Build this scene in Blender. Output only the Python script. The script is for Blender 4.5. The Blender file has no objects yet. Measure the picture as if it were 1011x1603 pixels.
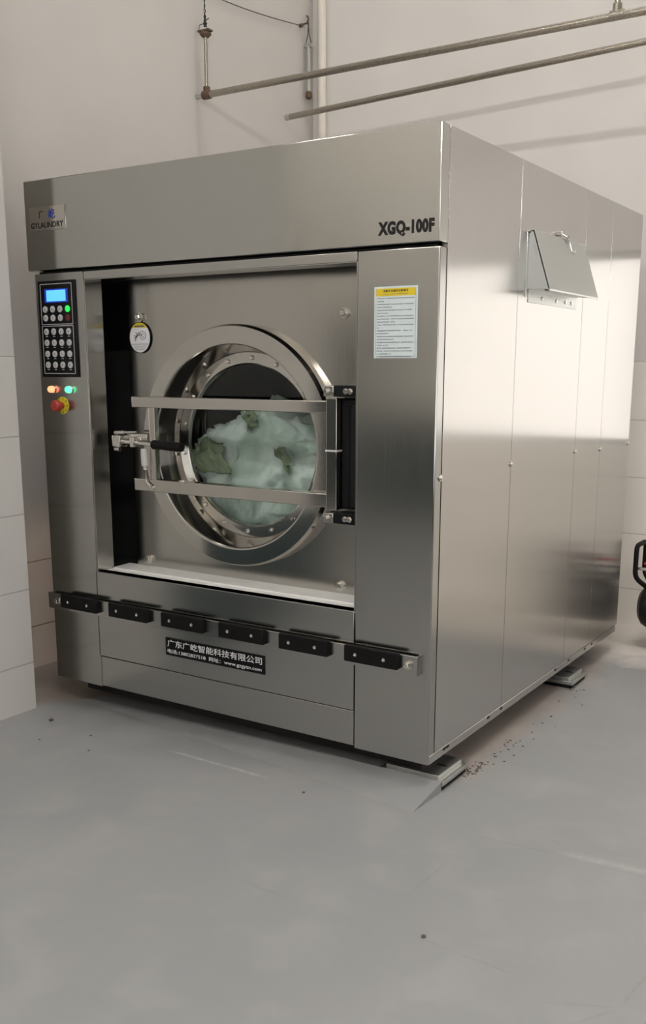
import bpy, bmesh, math, random
from mathutils import Vector, Matrix, noise
random.seed(7)
PI = math.pi
SC = bpy.context.scene
COL = SC.collection

# ------------------------------------------------------------------ camera
CAM_POS = (3.1837, -2.7442, 1.3946)
YAW, PITCH, ROLL, FPX = .5707, -.2112, .0027, 1533.66
PX, PY = 12.57, 105.2                       # principal point offset in pixels (right, down)
cam_data = bpy.data.cameras.new('camera')
cam = bpy.data.objects.new('camera', cam_data)
COL.objects.link(cam)
_f = Vector((-math.sin(YAW)*math.cos(PITCH), math.cos(YAW)*math.cos(PITCH), math.sin(PITCH)))
_r = Vector((math.cos(YAW), math.sin(YAW), 0))
_u = _r.cross(_f)
_r2 = math.cos(ROLL)*_r + math.sin(ROLL)*_u
_u2 = -math.sin(ROLL)*_r + math.cos(ROLL)*_u
cam.matrix_world = Matrix(((_r2.x, _u2.x, -_f.x, CAM_POS[0]), (_r2.y, _u2.y, -_f.y, CAM_POS[1]),
                           (_r2.z, _u2.z, -_f.z, CAM_POS[2]), (0, 0, 0, 1)))
cam_data.sensor_fit = 'AUTO'
cam_data.sensor_width = 36
cam_data.lens = 36*FPX/1603
cam_data.shift_x = -PX/1603
cam_data.shift_y = PY/1603
cam_data.clip_start = .05
SC.camera = cam

# ------------------------------------------------------------------ view, world, light levels
SC.view_settings.view_transform = 'Standard'
SC.view_settings.look = 'None'
SC.view_settings.gamma = 1
SC.view_settings.exposure = 0.19
SC.view_settings.use_curve_mapping = False
world = bpy.data.worlds.new('world')
SC.world = world
world.use_nodes = True
bg = world.node_tree.nodes['Background']
bg.inputs[0].default_value = (.62, .7, .8, 1)
bg.inputs[1].default_value = .6
KEY_LAMP = 190.0          # emission of the hanging lamp in front of the machine
FAR_FILL = 165.0          # emission of the far lamp added to brighten what the header reflects
SIDE_FILL = 2.4          # emission of the window added in the right wall
HIGH_FILL = 62.0         # emission of the light panels added under the ceiling
FRONT_FILL = 1.1             # emission of the glazing added in the front wall
WINDOW = 1.16           # emission of the frosted window panes
KEY_COL = (1, .965, .935, 1)
WIN_COL = (1, .93, .87, 1)

# ------------------------------------------------------------------ materials
def new_mat(name):
    m = bpy.data.materials.new(name)
    m.use_nodes = True
    return m, m.node_tree, m.node_tree.nodes['Principled BSDF']

def N(nt, kind, **kw):
    n = nt.nodes.new(kind)
    for k, v in kw.items():
        setattr(n, k, v)
    return n

def L(nt, a, b):
    nt.links.new(a, b)

def math_node(nt, op, a, b=None, c=None, clamp=False):
    n = N(nt, 'ShaderNodeMath', operation=op, use_clamp=clamp)
    for i, v in enumerate((a, b, c)):
        if v is None:
            continue
        if isinstance(v, (int, float)):
            n.inputs[i].default_value = v
        else:
            L(nt, v, n.inputs[i])
    return n.outputs[0]

def mix_col(nt, fac, a, b):
    n = N(nt, 'ShaderNodeMix', data_type='RGBA')
    for i, v in ((0, fac), (6, a), (7, b)):
        if isinstance(v, (int, float)):
            n.inputs[i].default_value = v
        elif isinstance(v, tuple):
            n.inputs[i].default_value = v if len(v) == 4 else (*v, 1)
        else:
            L(nt, v, n.inputs[i])
    return n.outputs[2]

def simple(name, col, rough=.5, metal=0., noise_amt=.06, noise_scale=30., bump=0., emit=None, estr=0.):
    m, nt, p = new_mat(name)
    tc = N(nt, 'ShaderNodeTexCoord')
    no = N(nt, 'ShaderNodeTexNoise')
    no.inputs['Scale'].default_value = noise_scale
    no.inputs['Detail'].default_value = 3
    L(nt, tc.outputs['Object'], no.inputs['Vector'])
    dark = tuple(c*(1-noise_amt) for c in col)
    lite = tuple(min(1, c*(1+noise_amt)) for c in col)
    L(nt, mix_col(nt, no.outputs['Fac'], dark, lite), p.inputs['Base Color'])
    p.inputs['Roughness'].default_value = rough
    p.inputs['Metallic'].default_value = metal
    if bump:
        b = N(nt, 'ShaderNodeBump')
        b.inputs['Strength'].default_value = bump
        b.inputs['Distance'].default_value = .002
        L(nt, no.outputs['Fac'], b.inputs['Height'])
        L(nt, b.outputs[0], p.inputs['Normal'])
    if emit:
        p.inputs['Emission Color'].default_value = (*emit, 1)
        p.inputs['Emission Strength'].default_value = estr
    return m

def steel(name, col=(.56, .53, .48), rough=.2, brush=(90, 90, 1.2), bstr=.1, wave=.0, wave_scale=1.6, smear=None, aniso=.8):
    """brushed stainless sheet: fine grain along one axis, faint waviness of thin sheet"""
    m, nt, p = new_mat(name)
    geo = N(nt, 'ShaderNodeNewGeometry')
    mp = N(nt, 'ShaderNodeMapping')
    mp.inputs['Scale'].default_value = brush
    L(nt, geo.outputs['Position'], mp.inputs['Vector'])
    no = N(nt, 'ShaderNodeTexNoise')
    no.inputs['Scale'].default_value = 4
    no.inputs['Detail'].default_value = 4
    L(nt, mp.outputs[0], no.inputs['Vector'])
    L(nt, mix_col(nt, no.outputs['Fac'], tuple(c*.96 for c in col), tuple(c*1.04 for c in col)), p.inputs['Base Color'])
    p.inputs['Metallic'].default_value = 1
    r = math_node(nt, 'MULTIPLY_ADD', no.outputs['Fac'], .06, rough-.03)
    L(nt, r, p.inputs['Roughness'])
    b = N(nt, 'ShaderNodeBump')
    b.inputs['Strength'].default_value = bstr
    b.inputs['Distance'].default_value = .0004
    L(nt, no.outputs['Fac'], b.inputs['Height'])
    last = b.outputs[0]
    if wave:
        w = N(nt, 'ShaderNodeTexNoise')
        w.inputs['Scale'].default_value = wave_scale
        w.inputs['Detail'].default_value = 1
        L(nt, geo.outputs['Position'], w.inputs['Vector'])
        b2 = N(nt, 'ShaderNodeBump')
        b2.inputs['Strength'].default_value = 1
        b2.inputs['Distance'].default_value = wave
        L(nt, w.outputs['Fac'], b2.inputs['Height'])
        L(nt, last, b2.inputs['Normal'])
        last = b2.outputs[0]
    L(nt, last, p.inputs['Normal'])
    if smear:                                   # direction across the grain, in which the sheet spreads reflections
        cv = N(nt, 'ShaderNodeCombineXYZ')
        for i in range(3): cv.inputs[i].default_value = smear[i]
        L(nt, cv.outputs[0], p.inputs['Tangent'])
        p.inputs['Anisotropic'].default_value = aniso
    return m

M = {}
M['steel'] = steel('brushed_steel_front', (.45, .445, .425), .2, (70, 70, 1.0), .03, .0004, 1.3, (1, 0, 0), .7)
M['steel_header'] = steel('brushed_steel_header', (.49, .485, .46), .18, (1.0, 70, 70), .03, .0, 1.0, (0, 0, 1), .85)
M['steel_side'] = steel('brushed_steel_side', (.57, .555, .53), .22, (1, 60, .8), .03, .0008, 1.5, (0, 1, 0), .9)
M['steel_plate'] = steel('brushed_steel_plate', (.50, .48, .445), .19, (60, 60, 2), .04)
M['steel_ring'] = steel('turned_steel_ring', (.54, .52, .485), .11, (30, 30, 30), .08)
M['steel_bar'] = steel('satin_steel_bar', (.54, .515, .48), .12, (2, 60, 60), .08)
M['chrome'] = steel('bright_bolt_steel', (.7, .68, .64), .18, (40, 40, 40), .05)
M['galv'] = steel('dull_zinc_sheet', (.56, .57, .55), .38, (20, 20, 20), .15)
M['pipe'] = steel('worn_pipe_steel', (.40, .37, .32), .28, (30, 90, 90), .06)
M['rust'] = simple('rusty_fitting', (.13, .085, .055), .7, .3, .4, 60, .6)
M['black'] = simple('black_plastic', (.008, .008, .009), .32, 0, .1, 40)
M['rubber'] = simple('black_rubber', (.006, .006, .006), .6, 0, .15, 60, .3)
M['rubber'].node_tree.nodes['Principled BSDF'].inputs['Specular IOR Level'].default_value = .15
M['void'] = simple('black_unlit_depth', (.004, .004, .004), .8)  # black sheets stand for the unlit depth inside the cabinet
M['base'] = simple('dark_base_frame', (.02, .018, .016), .7, 0, .2, 30)  # near black, with the shade under the machine in its colour
M['black_panel'] = simple('black_panel_film', (.007, .007, .008), .25)
M['grey_line'] = simple('grey_print', (.42, .42, .43), .5)
M['button'] = simple('light_grey_button', (.50, .49, .49), .45)
M['legend'] = simple('dark_print', (.12, .12, .12), .6)
M['ink'] = simple('black_ink', (.012, .012, .012), .45)
M['blue_ink'] = simple('blue_ink', (.02, .035, .26), .45)
M['white_ink'] = simple('white_ink', (.72, .72, .72), .5)
M['paper'] = simple('white_sticker_film', (.56, .63, .64), .4)
M['yellow'] = simple('yellow_print', (.62, .47, .02), .45)
M['yellow_ring'] = simple('yellow_plastic_ring', (.62, .52, .03), .4)
M['red_knob'] = simple('red_plastic_knob', (.33, .03, .018), .4)
M['screen'] = simple('lit_blue_screen', (.05, .2, .5), .3, emit=(.10, .46, 1.0), estr=1.15)
M['screen_edge'] = simple('dark_blue_screen_edge', (.01, .02, .2), .3, emit=(.01, .04, .5), estr=.5)
M['led_green'] = simple('lit_green_button', (.02, .3, .04), .3, emit=(.02, .75, .10), estr=.9)
M['red_button'] = simple('dark_red_button', (.10, .012, .012), .4)
M['lamp_red'] = simple('lit_red_lens', (.5, .05, .04), .3, emit=(1.0, .22, .10), estr=2.6)
M['lamp_green'] = simple('lit_green_lens', (.05, .5, .2), .3, emit=(.10, 1.0, .42), estr=1.6)
M['tag_white'] = simple('white_tag_film', (.70, .70, .72), .4)
M['sill'] = simple('pale_grey_sill', (.80, .80, .78), .35, .2, .15, 14)
M['drum'] = steel('dark_drum_steel', (.012, .013, .016), .5, (20, 20, 20), .2)
M['cream'] = simple('cream_painted_pipe', (.70, .66, .58), .45)
M['wire'] = simple('dark_wire', (.03, .025, .02), .6)
M['comp'] = simple('black_painted_tank', (.012, .012, .013), .33, 0, .1, 20)
M['red_tap'] = simple('red_tap_handle', (.5, .02, .03), .4)
M['alu'] = simple('white_window_frame', (.62, .62, .6), .4)
M['grit'] = simple('dark_grit', (.075, .062, .052), .9)
M['zip'] = simple('white_cable_tie', (.6, .6, .58), .5)
M['white_sleeve'] = simple('pale_plastic_sleeve', (.5, .5, .48), .45)
M['lamp_body'] = simple('white_lamp_body', (.7, .7, .7), .5)
M['key_tube'] = simple('lit_tube', (.8, .8, .8), .5, emit=KEY_COL[:3], estr=KEY_LAMP)
M['far_fill_tube'] = simple('added_lit_tube', (.8, .8, .8), .5, emit=(1, .95, .88), estr=FAR_FILL)
M['high_fill_panel'] = simple('added_lit_diffuser', (.8, .8, .8), .5, emit=(1, .955, .92), estr=HIGH_FILL)
M['side_pane'] = simple('added_glowing_side_pane', (.6, .6, .6), .3, emit=(1, .96, .93), estr=SIDE_FILL)
M['front_fill_pane'] = simple('added_glowing_front_pane', (.6, .6, .6), .3, emit=(.92, .96, 1), estr=FRONT_FILL)
M['pane'] = simple('frosted_daylit_pane', (.6, .6, .6), .3, emit=WIN_COL[:3], estr=WINDOW)

for k_ in ('ink', 'black', 'black_panel', 'legend', 'blue_ink', 'base', 'comp'):
    M[k_].node_tree.nodes['Principled BSDF'].inputs['Specular IOR Level'].default_value = .2

def glass_mat():
    m, nt, p = new_mat('door_glass')
    nt.nodes.remove(p)
    out = nt.nodes['Material Output']
    tr = N(nt, 'ShaderNodeBsdfTransparent')
    tr.inputs[0].default_value = (.93, .965, .95, 1)
    gl = N(nt, 'ShaderNodeBsdfGlossy')
    gl.inputs['Roughness'].default_value = .03
    fr = N(nt, 'ShaderNodeFresnel')
    fr.inputs['IOR'].default_value = 1.3
    mx = N(nt, 'ShaderNodeMixShader')
    L(nt, fr.outputs[0], mx.inputs[0]); L(nt, tr.outputs[0], mx.inputs[1]); L(nt, gl.outputs[0], mx.inputs[2])
    L(nt, mx.outputs[0], out.inputs[0])
    return m
M['glass'] = glass_mat()

def cloth_mat(name, a, b, scale=5):
    m, nt, p = new_mat(name)
    tc = N(nt, 'ShaderNodeTexCoord')
    no = N(nt, 'ShaderNodeTexNoise'); no.inputs['Scale'].default_value = scale; no.inputs['Detail'].default_value = 5
    no.inputs['Distortion'].default_value = 1.2
    L(nt, tc.outputs['Object'], no.inputs['Vector'])
    rp = N(nt, 'ShaderNodeValToRGB')
    rp.color_ramp.elements[0].position = .36; rp.color_ramp.elements[0].color = (*a, 1)
    rp.color_ramp.elements[1].position = .62; rp.color_ramp.elements[1].color = (*b, 1)
    L(nt, no.outputs['Fac'], rp.inputs[0]); L(nt, rp.outputs[0], p.inputs['Base Color'])
    n2 = N(nt, 'ShaderNodeTexNoise'); n2.inputs['Scale'].default_value = 160
    L(nt, tc.outputs['Object'], n2.inputs['Vector'])
    b2 = N(nt, 'ShaderNodeBump'); b2.inputs['Strength'].default_value = .3; b2.inputs['Distance'].default_value = .002
    L(nt, n2.outputs['Fac'], b2.inputs['Height']); L(nt, b2.outputs[0], p.inputs['Normal'])
    p.inputs['Roughness'].default_value = .85
    return m
M['linen'] = cloth_mat('wet_white_linen', (.50, .59, .52), (.93, .97, .95), 7)
M['olive'] = cloth_mat('olive_cloth', (.20, .23, .13), (.36, .40, .27), 8)

def wall_mat(name, axis, paint, tile, raw=False):
    """painted plaster above glazed wall tiles (joints every 0.31 m up to 1.44 m)"""
    m, nt, p = new_mat(name)
    geo = N(nt, 'ShaderNodeNewGeometry')
    sep = N(nt, 'ShaderNodeSeparateXYZ'); L(nt, geo.outputs['Position'], sep.inputs[0])
    comb = N(nt, 'ShaderNodeCombineXYZ')
    L(nt, sep.outputs[axis], comb.inputs[0])
    L(nt, math_node(nt, 'ADD', sep.outputs['Z'], .11), comb.inputs[1])
    br = N(nt, 'ShaderNodeTexBrick')
    br.offset = 0.0
    br.inputs['Scale'].default_value = 1
    br.inputs['Brick Width'].default_value = .6
    br.inputs['Row Height'].default_value = .31
    br.inputs['Mortar Size'].default_value = .0035
    br.inputs['Mortar Smooth'].default_value = .3
    br.inputs['Bias'].default_value = 0
    L(nt, comb.outputs[0], br.inputs['Vector'])
    no = N(nt, 'ShaderNodeTexNoise'); no.inputs['Scale'].default_value = 2.3; no.inputs['Detail'].default_value = 6
    L(nt, geo.outputs['Position'], no.inputs['Vector'])
    pcol = mix_col(nt, no.outputs['Fac'], tuple(c*.93 for c in paint), tuple(min(1, c*1.05) for c in paint))
    if raw:
        a, b2_, j = (.80, .66, .55), (.92, .82, .72), (.42, .30, .23)
    else:
        a, b2_, j = tuple(c*.96 for c in tile), tuple(min(1, c*1.02) for c in tile), tuple(c*.72 for c in tile)
    tcol = mix_col(nt, br.outputs['Fac'], mix_col(nt, no.outputs['Fac'], a, b2_), j)
    edge = math_node(nt, 'MULTIPLY_ADD', no.outputs['Fac'], .5 if raw else 0.0, .55 if raw else 1.442)
    below = math_node(nt, 'MULTIPLY', math_node(nt, 'SUBTRACT', edge, sep.outputs['Z']), 5 if raw else 300)
    below = math_node(nt, 'ADD', below, 0, clamp=True)
    L(nt, mix_col(nt, below, pcol, tcol), p.inputs['Base Color'])
    rg = math_node(nt, 'MULTIPLY_ADD', below, -.05 if raw else -.42, .8)
    L(nt, rg, p.inputs['Roughness'])
    b = N(nt, 'ShaderNodeBump'); b.inputs['Strength'].default_value = .5; b.inputs['Distance'].default_value = .003
    L(nt, math_node(nt, 'MULTIPLY', br.outputs['Fac'], math_node(nt, 'MULTIPLY', below, -1)), b.inputs['Height'])
    L(nt, b.outputs[0], p.inputs['Normal'])
    return m
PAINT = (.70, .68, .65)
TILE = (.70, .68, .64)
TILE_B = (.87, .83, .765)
M['wall_x'] = wall_mat('painted_tiled_wall_along_x', 'X', PAINT, TILE_B)  # lighter copy of the wall paint and tile, for the better lit back wall
M['wall_y'] = wall_mat('painted_tiled_wall_along_y', 'Y', (.47, .457, .435), (.52, .507, .482))  # darker copy of the same paint, the left wall's dimmer light in it
M['wall_raw'] = wall_mat('half_bare_wall', 'Y', (.52, .50, .47), TILE, raw=True)  # paint above the bare part darkened in the same way
M['ceiling'] = simple('painted_ceiling', (.62, .6, .57), .9, 0, .04, 3)
M['reflected_dark'] = simple('dark_teal_for_reflections', (.026, .046, .05), .5, 0, .1, 6)  # for unseen things added as dark reflections in the steel

def floor_mat():
    m, nt, p = new_mat('painted_concrete_floor')
    geo = N(nt, 'ShaderNodeNewGeometry')
    sep = N(nt, 'ShaderNodeSeparateXYZ'); L(nt, geo.outputs['Position'], sep.inputs[0])
    X, Y = sep.outputs['X'], sep.outputs['Y']
    def nz(s, d=5, dist=0):
        n = N(nt, 'ShaderNodeTexNoise'); n.inputs['Scale'].default_value = s; n.inputs['Detail'].default_value = d
        n.inputs['Distortion'].default_value = dist
        L(nt, geo.outputs['Position'], n.inputs['Vector']); return n.outputs['Fac']
    big, mid, fine = nz(1.1, 4), nz(5, 6, .6), nz(38, 5)
    col = mix_col(nt, big, (.178, .187, .19), (.242, .241, .24))
    streak = N(nt, 'ShaderNodeMapRange'); streak.inputs[1].default_value = .48; streak.inputs[2].default_value = .72
    L(nt, mid, streak.inputs[0])
    col = mix_col(nt, math_node(nt, 'MULTIPLY', streak.outputs[0], .35), col, (.29, .288, .282))
    spots = N(nt, 'ShaderNodeMapRange'); spots.inputs[1].default_value = .70; spots.inputs[2].default_value = .76
    L(nt, nz(14, 2, .3), spots.inputs[0])
    col = mix_col(nt, math_node(nt, 'MULTIPLY', spots.outputs[0], .35), col, (.25, .24, .22))
    # joints and scratches
    def seg(ax, ay, bx, by, w, strength, col_in, colr):
        dx, dy = bx-ax, by-ay; ln = math.hypot(dx, dy); ux, uy = dx/ln, dy/ln
        wob = math_node(nt, 'MULTIPLY_ADD', mid, .02, -.01)
        t = math_node(nt, 'ADD', math_node(nt, 'MULTIPLY', math_node(nt, 'SUBTRACT', X, ax), ux), math_node(nt, 'MULTIPLY', math_node(nt, 'SUBTRACT', Y, ay), uy))
        d = math_node(nt, 'ADD', math_node(nt, 'MULTIPLY', math_node(nt, 'SUBTRACT', X, ax), -uy), math_node(nt, 'MULTIPLY', math_node(nt, 'SUBTRACT', Y, ay), ux))
        d = math_node(nt, 'ABSOLUTE', math_node(nt, 'ADD', d, wob))
        across = math_node(nt, 'SUBTRACT', 1, math_node(nt, 'DIVIDE', d, w), clamp=True)
        e1 = math_node(nt, 'MULTIPLY', t, 1/.06, clamp=True)
        e2 = math_node(nt, 'MULTIPLY', math_node(nt, 'SUBTRACT', ln, t), 1/.06, clamp=True)
        k = math_node(nt, 'MULTIPLY', math_node(nt, 'MULTIPLY', e1, e2), across)
        patch = math_node(nt, 'MULTIPLY_ADD', fine, 1.6, -.2, clamp=True)
        k = math_node(nt, 'MULTIPLY', math_node(nt, 'MULTIPLY', k, patch), strength)
        return mix_col(nt, k, col_in, colr)
    dk, lt = (.17, .16, .15), (.56, .55, .54)
    for s in [(2.05, -.17, 3.4, -.10, .006, .8, dk), (2.22, -.05, 2.36, -.12, .006, .9, dk), (2.35, -.06, 3.4, -.02, .005, .5, dk), (2.3, -.14, 3.2, -.06, .03, .25, lt),
              (2.055, -.60, 2.06, -.35, .006, .6, dk), (1.63, -.775, 1.80, -.79, .005, .7, dk), (2.13, -.755, 2.47, -.775, .005, .55, dk),
              (2.52, -.84, 2.69, -.755, .006, .6, dk), (2.68, -.77, 2.72, -.4, .007, .6, dk), (.80, -.17, 1.28, -.172, .012, .5, lt), (2.59, -.9, 2.69, -.75, .006, .5, dk),
              (2.05, -.42, 2.2, -.35, .005, .4, dk)]:
        col = seg(*s[:6], col, s[6])
    # bare brownish screed around the footprint of the machine and in the recess
    ramp_y = math_node(nt, 'MINIMUM', math_node(nt, 'MULTIPLY_ADD', X, 1.0, -.09), .14)
    n1 = math_node(nt, 'MULTIPLY_ADD', mid, .16, -.08)
    my = math_node(nt, 'MULTIPLY', math_node(nt, 'SUBTRACT', Y, math_node(nt, 'ADD', ramp_y, math_node(nt, 'MULTIPLY', n1, .5))), 30, clamp=True)
    mx = math_node(nt, 'MULTIPLY', math_node(nt, 'SUBTRACT', math_node(nt, 'ADD', 1.90, n1), X), 9, clamp=True)
    mx = math_node(nt, 'MULTIPLY', mx, math_node(nt, 'MULTIPLY', math_node(nt, 'SUBTRACT', 2.05, Y), 3, clamp=True))
    bare = math_node(nt, 'MULTIPLY', my, mx)
    bcol = mix_col(nt, mid, (.19, .162, .14), (.32, .285, .255))
    col = mix_col(nt, bare, col, bcol)
    back = math_node(nt, 'MULTIPLY', math_node(nt, 'SUBTRACT', Y, math_node(nt, 'MULTIPLY_ADD', mid, .5, 1.55)), 3.5, clamp=True)
    col = mix_col(nt, back, col, mix_col(nt, big, (.46, .43, .39), (.58, .54, .495)))
    L(nt, col, p.inputs['Base Color'])
    L(nt, math_node(nt, 'MULTIPLY_ADD', mid, .2, .42), p.inputs['Roughness'])
    b = N(nt, 'ShaderNodeBump'); b.inputs['Strength'].default_value = .25; b.inputs['Distance'].default_value = .004
    L(nt, mid, b.inputs['Height']); L(nt, b.outputs[0], p.inputs['Normal'])
    return m
M['floor'] = floor_mat()

# ------------------------------------------------------------------ mesh helpers
def box(bm, x0, x1, y0, y1, z0, z1, bev=0., seg=2):
    r = bmesh.ops.create_cube(bm, size=1)
    vs = r['verts']
    bmesh.ops.scale(bm, vec=(x1-x0, y1-y0, z1-z0), verts=vs)
    bmesh.ops.translate(bm, vec=((x0+x1)/2, (y0+y1)/2, (z0+z1)/2), verts=vs)
    if bev:
        es = list({e for v in vs for e in v.link_edges})
        bmesh.ops.bevel(bm, geom=es, offset=bev, segments=seg, profile=.5, affect='EDGES')
    return bm

def frame_of(a, b):
    z = (Vector(b)-Vector(a)).normalized()
    x = z.orthogonal().normalized()
    return x, z.cross(x), z

def lathe(bm, a, b, prof, n=48, closed=False):
    """profile of (distance along a->b in metres, radius), swept round the axis"""
    a = Vector(a); x, y, z = frame_of(a, b)
    rings = []
    for t, r in prof:
        c = a+z*t
        rings.append([bm.verts.new(c+(x*math.cos(2*PI*k/n)+y*math.sin(2*PI*k/n))*r) for k in range(n)] if r > 1e-6 else [bm.verts.new(c)])
    pairs = list(zip(rings, rings[1:]))
    if closed:
        pairs.append((rings[-1], rings[0]))
    for p, q in pairs:
        for k in range(n):
            k2 = (k+1) % n
            if len(p) == 1 and len(q) == 1: continue
            if len(p) == 1: bm.faces.new((p[0], q[k], q[k2]))
            elif len(q) == 1: bm.faces.new((p[k], q[0], p[k2]))
            else: bm.faces.new((p[k], q[k], q[k2], p[k2]))
    return bm

def cyl(bm, a, b, r, n=24, bev=0.):
    ln = (Vector(b)-Vector(a)).length
    if bev:
        prof = [(0, 0), (0, r-bev), (bev*.3, r-bev*.3), (bev, r), (ln-bev, r), (ln-bev*.3, r-bev*.3), (ln, r-bev), (ln, 0)]
    else:
        prof = [(0, 0), (0, r), (ln, r), (ln, 0)]
    return lathe(bm, a, b, prof, n)

def tube(bm, pts, r, n=12, cap=True):
    pts = [Vector(p) for p in pts]
    ref = None; rings = []
    for i, p in enumerate(pts):
        d = (pts[min(i+1, len(pts)-1)]-pts[max(i-1, 0)]).normalized()
        if ref is None: ref = d.orthogonal().normalized()
        x = (ref-d*ref.dot(d)).normalized(); ref = x
        y = d.cross(x)
        rings.append([bm.verts.new(p+(x*math.cos(2*PI*k/n)+y*math.sin(2*PI*k/n))*r) for k in range(n)])
    for p, q in zip(rings, rings[1:]):
        for k in range(n):
            bm.faces.new((p[k], p[(k+1) % n], q[(k+1) % n], q[k]))
    if cap:
        bm.faces.new(list(reversed(rings[0]))); bm.faces.new(rings[-1])
    return bm

def prism(bm, pts, axis, a, b):
    """polygon of 2-D points extruded along axis from a to b; 2-D order: x->(y,z) y->(x,z) z->(x,y)"""
    def mk(p, w):
        return {'x': (w, p[0], p[1]), 'y': (p[0], w, p[1]), 'z': (p[0], p[1], w)}[axis]
    v0 = [bm.verts.new(mk(p, a)) for p in pts]; v1 = [bm.verts.new(mk(p, b)) for p in pts]
    bm.faces.new(v0); bm.faces.new(list(reversed(v1)))
    for k in range(len(pts)):
        k2 = (k+1) % len(pts)
        bm.faces.new((v0[k2], v0[k], v1[k], v1[k2]))
    return bm

def plate_hole(bm, x0, x1, z0, z1, y0, y1, cx, cz, r, n=96, corner=0.):
    """upright plate with a round hole"""
    def rect(a):
        c, s = math.cos(a), math.sin(a)
        ks = []
        if c > 1e-9: ks.append((x1-cx)/c)
        if c < -1e-9: ks.append((x0-cx)/c)
        if s > 1e-9: ks.append((z1-cz)/s)
        if s < -1e-9: ks.append((z0-cz)/s)
        k = min(ks); return cx+c*k, cz+s*k
    angs = sorted([2*PI*k/n for k in range(n)]+[math.atan2(z-cz, x-cx) % (2*PI) for x in (x0, x1) for z in (z0, z1)])
    n = len(angs)
    g = []
    for y in (y0, y1):
        inn = [bm.verts.new((cx+r*math.cos(a), y, cz+r*math.sin(a))) for a in angs]
        out = [bm.verts.new((rect(a)[0], y, rect(a)[1])) for a in angs]
        g.append((inn, out))
    (i0, o0), (i1, o1) = g
    for k in range(n):
        j = (k+1) % n
        bm.faces.new((i0[k], o0[k], o0[j], i0[j])); bm.faces.new((i1[j], o1[j], o1[k], i1[k]))
        bm.faces.new((i0[j], i1[j], i1[k], i0[k])); bm.faces.new((o0[k], o1[k], o1[j], o0[j]))
    return bm

WO = {}          # world origin of every object, so that parts can be written in world coordinates
def obj(name, bm, mat, parent=None, smooth=True, origin=None, bevel=0., sharp=20):
    if isinstance(bm, bpy.types.Mesh):
        me = bm
        vs = [v.co.copy() for v in me.vertices]
    else:
        bmesh.ops.recalc_face_normals(bm, faces=bm.faces)
        me = bpy.data.meshes.new(name); bm.to_mesh(me); bm.free()
        vs = [v.co for v in me.vertices]
    if origin is None:
        lo = Vector([min(v[i] for v in vs) for i in range(3)]); hi = Vector([max(v[i] for v in vs) for i in range(3)])
        origin = Vector(((lo.x+hi.x)/2, (lo.y+hi.y)/2, lo.z))
    origin = Vector(origin)
    me.transform(Matrix.Translation(-origin))
    if isinstance(bm, bpy.types.Mesh): me.materials.clear()
    me.materials.append(M[mat] if isinstance(mat, str) else mat)
    if smooth and len(me.polygons):
        me.polygons.foreach_set('use_smooth', [True]*len(me.polygons))
        me.set_sharp_from_angle(angle=math.radians(sharp))
    o = bpy.data.objects.new(name, me); COL.objects.link(o)
    WO[o.name] = origin
    if parent is not None:
        o.parent = parent
        o.location = origin-WO[parent.name]
    else:
        o.location = origin
    if bevel:
        md = o.modifiers.new('edge', 'BEVEL'); md.width = bevel; md.segments = 2; md.limit_method = 'ANGLE'
    return o

def B(): return bmesh.new()

def tag(o, label, cat, group=None, kind=None):
    o['label'] = label
    o['category'] = cat
    if group: o['group'] = group
    if kind: o['kind'] = kind
    return o

def empty(name, loc, label, cat, group=None):
    o = bpy.data.objects.new(name, None); COL.objects.link(o)
    o.empty_display_size = .1
    o.location = loc; WO[o.name] = Vector(loc)
    return tag(o, label, cat, group)

def struct(name, bm, mat, smooth=False, parent=None):
    o = obj(name, bm, mat, parent, smooth=smooth, origin=(0, 0, 0) if parent is None else None)
    if parent is None: o['kind'] = 'structure'
    return o

def text_mesh(s, x0, x1, z0, z1, y, depth=.0006, weight=0., spacing=1.):
    """lettering on an upright face looking to -y, fitted to the given box"""
    cu = bpy.data.curves.new('lettering', 'FONT')
    cu.body = s; cu.size = 1; cu.extrude = .01; cu.offset = weight; cu.space_character = spacing
    cu.resolution_u = 3
    tmp = bpy.data.objects.new('lettering', cu); COL.objects.link(tmp)
    dg = bpy.context.evaluated_depsgraph_get(); dg.update()
    me = bpy.data.meshes.new_from_object(tmp.evaluated_get(dg))
    bpy.data.objects.remove(tmp); bpy.data.curves.remove(cu)
    xs = [v.co.x for v in me.vertices]; ys = [v.co.y for v in me.vertices]
    ax, bx, ay, by = min(xs), max(xs), min(ys), max(ys)
    for v in me.vertices:
        px = x0+(v.co.x-ax)/(bx-ax)*(x1-x0); pz = z0+(v.co.y-ay)/(by-ay)*(z1-z0)
        py = y-depth*(v.co.z+.01)/.02
        v.co = (px, py, pz)
    return me

def bolt_bm(bm, p, d, r, h):
    """hexagon head on a washer, axis d"""
    p = Vector(p); d = Vector(d)
    cyl(bm, p, p+d*h*.3, r*1.5, 20)
    lathe(bm, p+d*h*.3, p+d*h*2, [(0, r*1.1), (h*.6, r*1.1), (h*.7, r*.9), (h*.7, 0)], 6)
    return bm

# ------------------------------------------------------------------ room
CEIL = 14.0  # raised so that the added panels light the recess more evenly
BACK = 2.65
def rect(bm, pts):
    bm.faces.new([bm.verts.new(p) for p in pts]); return bm
struct('floor', box(B(), -3.2, 5.6, -6.2, 2.8, -.12, 0), 'floor')
struct('ceiling', box(B(), -3.2, 5.6, -6.2, 2.8, CEIL, CEIL+.12), 'ceiling')
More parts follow.
